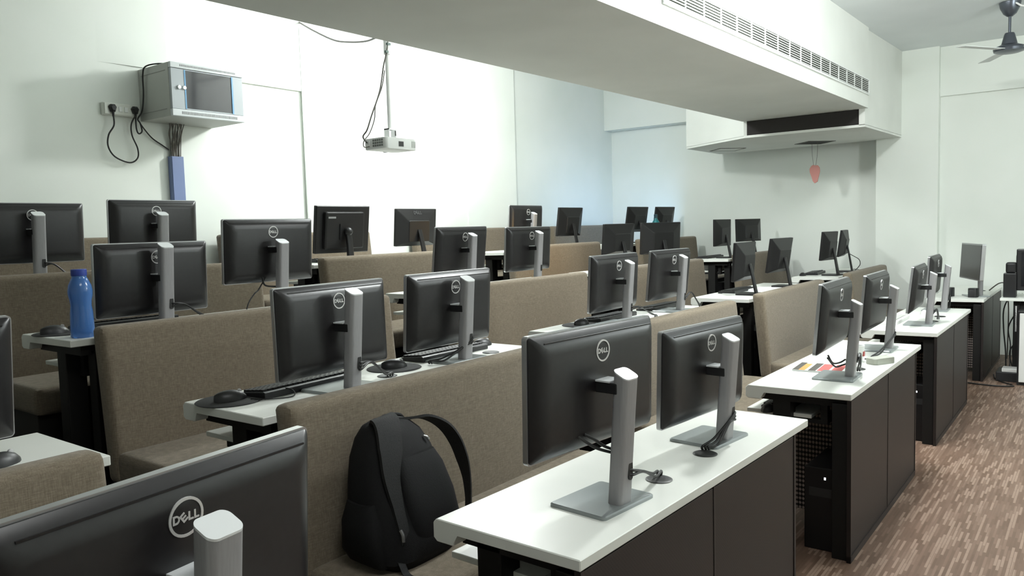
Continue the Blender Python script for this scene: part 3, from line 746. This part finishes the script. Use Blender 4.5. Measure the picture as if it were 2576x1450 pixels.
# ------------------------------------------------------------------ backpack on the bench
p = thing('backpack', 'black backpack leaning on the nearest taupe bench', 'backpack', (-1.775, 1.72, .4875), .0); p.scale = (1, 1.02, .93)
bm = bmesh.new()
def sup(n, xc, yc, dx, dy, z, e=.6, wob=.0):
    r = []
    for i in range(n):
        a = 2*PI*i/n; ca, sa = math.cos(a), math.sin(a)
        r.append((xc+dx*math.copysign(abs(ca)**e, ca), yc+dy*math.copysign(abs(sa)**e, sa)+wob*math.sin(7*z+2*a), z+wob*.6*math.sin(3*a+z*9)))
    return r
secs = [(0, .035, -.01, .10, .145), (.03, .025, -.015, .125, .165), (.09, .015, -.015, .125, .168), (.18, -.005, -.008, .112, .162), (.27, -.025, .0, .095, .152), (.34, -.04, .004, .082, .138), (.395, -.052, .004, .066, .112), (.43, -.06, .0, .046, .08), (.445, -.064, -.004, .022, .045)]
loft(bm, [sup(36, xc, yc, dx, dy, z, .62, .006) for z, xc, yc, dx, dy in secs])
obj('main_body', bm, PACK, p, True)
bm = bmesh.new()
secs = [(.06, .115, .025, .026, .10), (.10, .112, .025, .032, .108), (.2, .088, .025, .03, .106), (.29, .058, .024, .026, .095), (.335, .035, .025, .022, .08)]
loft(bm, [sup(28, xc, yc, dx, dy, z, .55) for z, xc, yc, dx, dy in secs])
obj('padded_back', bm, PACK, p, True)
bm = bmesh.new()
secs = [(.02, .02, -.155, .085, .035), (.06, .012, -.165, .09, .045), (.15, .0, -.162, .08, .04), (.21, -.012, -.152, .06, .025)]
loft(bm, [sup(24, xc, yc, dx, dy, z, .6, .004) for z, xc, yc, dx, dy in secs])
obj('side_pocket', bm, PACK, p, True)
bm = bmesh.new()
ribbon(bm, [(-.07, -.03, .435), (-.04, -.035, .458), (.0, -.05, .44), (.035, -.075, .37), (.062, -.10, .29), (.092, -.108, .2), (.118, -.112, .12), (.125, -.115, .06)], [.06, .085, .09, .085, .06, .04, .035, .03], .012, (0, 1, .12))
obj('shoulder_strap', bm, PACKG, p, True, label='padded grey strap folded over the left front edge')
bm = bmesh.new()
ribbon(bm, [(-.06, .02, .435), (-.04, .08, .43), (-.02, .14, .425), (.0, .20, .385), (.01, .245, .32), (.015, .275, .24), (.015, .295, .16), (.015, .30, .08), (.01, .30, .015)], [.035, .035, .04, .05, .05, .045, .03, .022, .022], .009, (1, .25, .25))
obj('shoulder_strap', bm, PACKG, p, True, label='strap standing out to the right')
bm = bmesh.new(); tube(bm, [(-.07, -.01, .438), (-.068, .0, .452), (-.062, .06, .445), (-.06, .085, .41)], .007, 8); obj('top_handle', bm, PACK, p, True)
bm = bmesh.new(); ribbon(bm, [(.10, -.13, .06), (.135, -.14, .03), (.16, -.145, .004), (.2, -.15, .003), (.255, -.15, .003)], .024, .003, (0, 1, 0)); obj('webbing_strap', bm, PACK, p)
bm = bmesh.new(); tube(bm, [(.122, -.128, .135), (.132, -.128, .12), (.136, -.13, .10)], .005, 6); obj('zip_pull', bm, ZIP, p, True)
bm = bmesh.new(); tube(bm, [(.02, .085, .375), (.026, .095, .37), (.03, .1, .36)], .004, 6); obj('buckle', bm, ZIP, p, True)

# ------------------------------------------------------------------ wall cabinet, sockets, trunking
n = thing('network_cabinet', 'grey wall-mounted network cabinet with dark glass door on the left wall', 'cabinet', (XW+.001, 2.985, 2.362))
D, W, H = .43, .575, .372
obj('body', B((0, D-.02, 0, W, 0, H), bevel=.004), CABG, n)
obj('side_groove', B((.04, D-.06, -.002, .0, .05, .054), (.04, D-.06, -.002, 0, H-.054, H-.05)), mat('groove_grey', (.25, .25, .23), .6), n)
obj('front_rail', B((D-.02, D+.012, 0, W, 0, .048), bevel=.004), CABR, n)
obj('front_rail', B((D-.02, D+.012, 0, W, H-.04, H), bevel=.004), CABR, n)
for zz in ((.014, .034), (H-.026, H-.012)):
    bm = bmesh.new()
    for i in range(40):
        y = .07+i*(W-.13)/40; box(bm, D+.011, D+.0132, y, y+.0045, *zz)
    obj('vent_slots', bm, mat('slot_dark', (.16, .16, .16), .7), n)
dr = obj('door_frame', B((D-.02, D+.006, .004, .105, .05, H-.042), (D-.02, D+.006, W-.09, W-.004, .05, H-.042), (D-.02, D+.006, .105, W-.09, .05, .058), (D-.02, D+.006, .105, W-.09, H-.05, H-.042), bevel=.002), CABL, n)
obj('glass', B((D-.015, D+.003, .105, W-.09, .056, H-.048)), CABGL, dr)
obj('edge_strip', B((D+.001, D+.0085, .102, .112, .055, H-.047)), CABB, dr)
obj('edge_strip', B((D+.001, D+.0085, W-.098, W-.086, .055, H-.047)), CABB, dr)
for y in (.058, .098):
    bm = bmesh.new(); lathe(bm, [(.004, 0), (.014, 0), (.015, .006), (.012, .012), (.004, .013)], 20)
    bmesh.ops.rotate(bm, verts=bm.verts, cent=(0, 0, 0), matrix=Matrix.Rotation(PI/2, 3, 'Y')); bmesh.ops.translate(bm, verts=bm.verts, vec=(D+.006, y, .20))
    obj('lock_knob', bm, CAPM, dr, True)
t = thing('cable_trunking', 'blue-grey plastic trunking rising up the left wall below the cabinet', 'trunking', (XW, 3.225, .6))
obj('channel', B((0.001, .05, -.05, .05, 0, 1.52), bevel=.003), TRUNK, t)
obj('lid', B((.05, .056, -.046, .046, 0, 1.518), bevel=.001), TRUNK, t)
t = thing('cable_bundle', 'bundle of grey cables from the cabinet down into the trunking', 'cables', (XW+.03, 3.225, 2.12))
for i in range(16):
    u = (i-7.5)/7.5; bm = bmesh.new()
    tube(bm, [(.004*math.sin(i*2.1), u*.036, -.04), (.006*math.sin(i*1.7), u*.04+.003*math.sin(i*3), .08), (.012+.012*math.cos(i*2), u*.05+.006*math.sin(i*5), .17), (.04+.02*math.sin(i*1.3), u*.058, .262)], .0034, 6)
    obj('cable', bm, BCABLE if i % 3 else GCABLE, t, True)
s = thing('power_socket', 'white twin power socket on the left wall beside the cabinet', 'socket', (XW, 2.70, 2.385))
obj('back_box', B((.001, .042, 0, .262, 0, .085), bevel=.004), PLUGW, s)
obj('face_plate', B((.042, .052, .006, .256, .004, .081), bevel=.003), PLUGW, s)
for y in (.115, .155): obj('switch', B((.051, .058, y-.012, y+.012, .025, .06), bevel=.002), WMETAL, s)
for y, lab in ((.055, 'black plug with a long hanging loop in the left socket'), (.215, 'black plug in the right socket next to the cabinet')):
    q = thing('power_plug', lab, 'plug', (XW+.052, 2.70+y, 2.385+.045), 0, 'black plugs in the wall socket')
    bm = bmesh.new(); hexa = [(-.026, .008), (-.014, .026), (.014, .026), (.026, .008), (.014, -.026), (-.014, -.026)]
    loft(bm, [[(0, a, b) for a, b in hexa], [(.02, a, b) for a, b in hexa], [(.034, a*.6, b*.6) for a, b in hexa]]); obj('body', bm, KEYB, q)
    bm = bmesh.new(); lathe(bm, [(.006, -.05), (.009, -.02), (.01, 0)], 10, (.014, 0, -.01)); obj('cord_grip', bm, KEYB, q, True)
X0 = XW+.066
cable([(X0, 2.755, 2.385), (X0, 2.755, 2.31), (X0-.01, 2.718, 2.24), (X0-.02, 2.715, 2.16), (X0-.02, 2.76, 2.09), (X0-.02, 2.86, 2.055), (X0-.02, 2.92, 2.09), (X0-.02, 2.925, 2.16), (X0-.01, 2.885, 2.25), (X0-.01, 2.885, 2.33), (X0+.01, 2.915, 2.40)], .0055, 'long black power cord looping below the wall socket')
cable([(X0, 2.915, 2.385), (X0, 2.915, 2.30), (X0, 2.93, 2.265), (X0, 2.955, 2.285), (X0, 2.945, 2.34), (X0, 2.93, 2.37), (X0+.02, 2.955, 2.43), (X0+.03, 2.967, 2.55), (X0+.04, 2.965, 2.68), (X0+.08, 2.967, 2.735), (X0+.16, 3.02, 2.752), (X0+.24, 3.1, 2.745)], .0055, 'black power cord rising along the cabinet side and over its top')
cable([(X0-.02, 2.945, 2.36), (X0-.03, 2.985, 2.31), (X0-.04, 3.05, 2.245), (X0-.05, 3.13, 2.20), (X0-.05, 3.18, 2.17)], .005, 'dark cord slanting from the socket to the trunking top')

# ------------------------------------------------------------------ projector hung from the ceiling
pr = thing('projector', 'white projector hanging on a white pole before the bright left wall', 'projector', (-4.0, 3.90, 2.075), .0)
bm = bmesh.new(); slabz(bm, .22, .30, .025, .0, .075); bev(bm, .006, 2, [e for e in bm.edges if abs(e.verts[0].co.z-e.verts[1].co.z) < 1e-5]); obj('body', bm, PROJ, pr, True)
bm = bmesh.new()
for i in range(5):
    for j in range(3): box(bm, -.02+i*.021, -.005+i*.021, -.1525, -.149, .016+j*.018, .029+j*.018)
obj('vent_grille', bm, mat('vent_grey', (.2, .21, .2), .6), pr)
obj('power_inlet', B((-.085, -.045, -.162, -.148, .015, .06), bevel=.004), PROJ, pr)
obj('port_panel', B((.109, .1125, -.03, .015, .018, .052)), mat('port_dark', (.03, .03, .03), .5), pr)
bm = bmesh.new()
for i in range(4): box(bm, .109, .1115, .095+i*.011, .099+i*.011, .016, .06)
obj('corner_louvre', bm, mat('louvre_grey', (.4, .42, .4), .6), pr)
bm = bmesh.new(); lathe(bm, [(.01, 0), (.04, 0), (.042, .03), (.036, .032), (.01, .02)], 24)
bmesh.ops.rotate(bm, verts=bm.verts, cent=(0, 0, 0), matrix=Matrix.Rotation(-PI/2, 3, 'Y')); bmesh.ops.translate(bm, verts=bm.verts, vec=(-.105, .07, .04)); obj('lens', bm, KEYB, pr, True)
bm = bmesh.new(); lathe(bm, [(.014, .14), (.016, .14), (.016, 1.544), (.014, 1.544)], 16); obj('ceiling_pole', bm, PROJ, pr, True)
obj('mount_bracket', B((-.05, .05, -.045, .045, .076, .086), (-.025, .025, -.035, -.03, .08, .15), (-.025, .025, .03, .035, .08, .15), (-.025, .025, -.035, .035, .14, .15), bevel=.001), PROJ, pr)
obj('mount_slot', B((.025, .028, .02, .03, .10, .135)), mat('slot_black', (.02, .02, .02), .5), pr)
bm = bmesh.new(); lathe(bm, [(.014, .66), (.024, .66), (.024, .76), (.014, .76)], 16); obj('pole_collar', bm, PROJ, pr, True)
obj('pole_clip', B((.01, .03, -.02, .01, .72, .735), (.01, .028, -.035, -.012, .665, .68)), mat('clip_green_grey', (.12, .17, .16), .5), pr)
cable([(-4.06, 3.735, 2.12), (-4.06, 3.70, 2.16), (-4.0, 3.685, 2.20), (-4.0, 3.732, 2.302), (-4.0, 3.815, 2.473), (-4.0, 3.862, 2.654), (-3.985, 3.885, 2.76), (-3.98, 3.90, 2.9)], .0055, 'thick dark cable hanging from the projector pole to its left side', GCABLE, group='cables at the projector')
cable([(-4.04, 3.735, 2.095), (-4.02, 3.67, 2.085), (-4.0, 3.652, 2.122), (-4.0, 3.707, 2.18), (-4.0, 3.756, 2.278), (-4.0, 3.772, 2.374), (-4.0, 3.836, 2.50), (-3.99, 3.86, 2.62)], .0038, 'thin dark cable swinging beside the projector', GCABLE, group='cables at the projector')
cable([(-4.01, 3.87, 2.865), (-4.1, 3.893, 2.865), (-4.3, 3.983, 2.889), (-4.6, 4.099, 2.952), (-4.9, 4.202, 3.034), (-5.3, 4.335, 3.198), (-5.62, 4.442, 3.345)], .007, 'dark cable slung from the left wall to the projector pole', GCABLE, group='cables at the projector')

# ------------------------------------------------------------------ table and gear at the far right
t = thing('side_table', 'white table on a black frame at the right photo edge by the far wall', 'table', (-.745, 8.3, 0))
obj('tabletop', B((0, 1.2, 0, .55, .725, .75), bevel=.004), WHITE, t)
for x, y in ((.1, .06), (1.1, .06), (.1, .45), (1.1, .45)): obj('leg', B((x, x+.05, y, y+.05, 0, .725), bevel=.003), BLACKM, t)
obj('rail', B((.1, 1.15, .07, .1, .66, .7), (.1, 1.15, .46, .49, .66, .7)), BLACKM, t)
s = thing('tower_speaker', 'tall black speaker on the white table at the right photo edge', 'speaker', (-.68, 8.46, .75))
obj('cabinet', B((-.05, .05, -.06, .06, 0, .22), bevel=.006), KEYB, s); obj('top_driver', B((-.035, .045, -.05, .05, .22, .32), bevel=.02, seg=3), KEYB, s)
s = thing('computer_monitor', 'thick black monitor cut off by the right photo edge', 'monitor', (-.545, 8.52, .75))
obj('housing', B((-.09, .35, -.07, .0, .06, .44), bevel=.01), KEYB, s); obj('rear_bulge', B((-.1, .3, 0, .1, .1, .4), bevel=.03, seg=3), KEYB, s)
obj('screen', B((-.05, .33, -.074, -.07, .1, .41)), SCREEN, s); obj('foot', B((-.02, .24, -.1, .1, 0, .03), bevel=.008), GREYB, s); obj('neck', B((.06, .16, -.03, .04, .03, .1), bevel=.004), KEYB, s)
s = thing('computer_tower', 'white-fronted computer tower standing under the right edge table', 'computer tower', (-.50, 8.10, .0))
obj('case', B((-.09, .1, 0, .45, 0.0, .66), bevel=.005), KEYB, s); obj('front_panel', B((-.075, .1, -.02, 0, .03, .64), bevel=.006), KEYW, s)
o = obj('power_strip_box', B((-.12, .09, -.14, .16, 0, .085), bevel=.006), KEYB); o.location = (-.64, 8.36, 0); tag(o, 'black power backup box on the floor at the right edge', 'box')
o = obj('network_router', B((-.06, .06, -.07, .07, 0, .035), bevel=.008), KEYW); o.location = (-.655, 8.3, .085); tag(o, 'small white router on the black floor box', 'router')
s_ = obj('door_handle_strip', B((0, .018, 0, .02, .44, .68), bevel=.003), KEYW); s_.name = 'cable_cover'; s_.location = (-.632, 8.36, 0); tag(s_, 'short white vertical cable cover on the table frame', 'cable cover')
for i, (pts, lab) in enumerate((
    ([(-.70, 8.86, .75), (-.76, 8.87, .6), (-.76, 8.87, .4), (-.74, 8.85, .2), (-.73, 8.8, .03)], 'leftmost black cable hanging behind the right edge table'),
    ([(-.64, 8.86, .75), (-.65, 8.87, .6), (-.72, 8.87, .42), (-.70, 8.85, .25), (-.70, 8.8, .03)], 'black cable bending left behind the right edge table'),
    ([(-.61, 8.86, .75), (-.66, 8.87, .58), (-.62, 8.87, .42), (-.68, 8.85, .22), (-.66, 8.8, .03)], 'black cable bending right behind the right edge table'),
    ([(-.56, 8.86, .75), (-.56, 8.87, .6), (-.66, 8.87, .5), (-.58, 8.85, .4), (-.70, 8.82, .2), (-.67, 8.8, .02)], 'black cable zigzagging down behind the right edge table'),
    ([(-.95, 7.98, .008), (-.8, 7.94, .008), (-.68, 7.95, .008), (-.60, 8.0, .008)], 'dark cord lying across the floor end by the far aisle desk'),
    ([(-.8, 8.5, .008), (-.77, 8.3, .008), (-.7, 8.15, .008), (-.62, 8.05, .01)], 'dark cord curling on the floor below the right edge table'))):
    cable(pts, .006, lab)

# ------------------------------------------------------------------ lights
def area(name, loc, sx, sy, power, col=(.93, 1, .95), rot=(0, 0, 0), spread=PI):
    l = bpy.data.lights.new(name, 'AREA'); l.shape = 'RECTANGLE'; l.size = sx; l.size_y = sy; l.energy = power; l.color = col; l.spread = spread
    o = bpy.data.objects.new(name, l); C.objects.link(o); o.location = loc; o.rotation_euler = rot; return o
def point(name, loc, power, r=.1, col=(.93, 1, .95)):
    l = bpy.data.lights.new(name, 'POINT'); l.energy = power; l.shadow_soft_size = r; l.color = col
    o = bpy.data.objects.new(name, l); C.objects.link(o); o.location = loc; return o
LC = (.97, 1, .985)
point('lamp_left', (-4.1, 5.1, 3.2), 185, .12, LC)
point('lamp_right', (-1.2, 4.7, 3.15), 215, .12, LC)
area('lamp_front', (-.2, .8, 3.3), .5, 1.2, 26, LC)
point('fill_aisle', (1.2, 6.0, 2.6), 105, .15, (.93, 1, 1))  # added fill light, brightens ceiling and walls on the aisle side
w = bpy.data.worlds.new('World'); bpy.context.scene.world = w; w.use_nodes = True
w.node_tree.nodes['Background'].inputs['Color'].default_value = (.05, .055, .055, 1)

# ------------------------------------------------------------------ camera
R = [[0.79676363, 0.02309014, -0.60384979], [0.60363762, -0.07687074, 0.79354427], [-0.02809534, -0.99677366, -0.07518589]]
R = [[0.79676363, 0.02309014, 0.60384979*-1], [0.60363762, -0.07687074, 0.79354427], [-0.02809534, -0.99677366, -0.07518589]]
cam = bpy.data.cameras.new('camera'); cam.sensor_width = 36; cam.lens = 1961.39/2576*36; cam.clip_start = .05
co = bpy.data.objects.new('camera', cam); C.objects.link(co)
M = Matrix(((R[0][0], -R[0][1], -R[0][2], 0), (R[1][0], -R[1][1], -R[1][2], 0), (R[2][0], -R[2][1], -R[2][2], 1.5), (0, 0, 0, 1)))
co.matrix_world = M
S = bpy.context.scene; S.camera = co
S.view_settings.view_transform = 'Standard'; S.view_settings.look = 'None'; S.view_settings.gamma = 1; S.view_settings.use_curve_mapping = False
S.view_settings.exposure = 0.0
S.cycles.max_bounces = 8
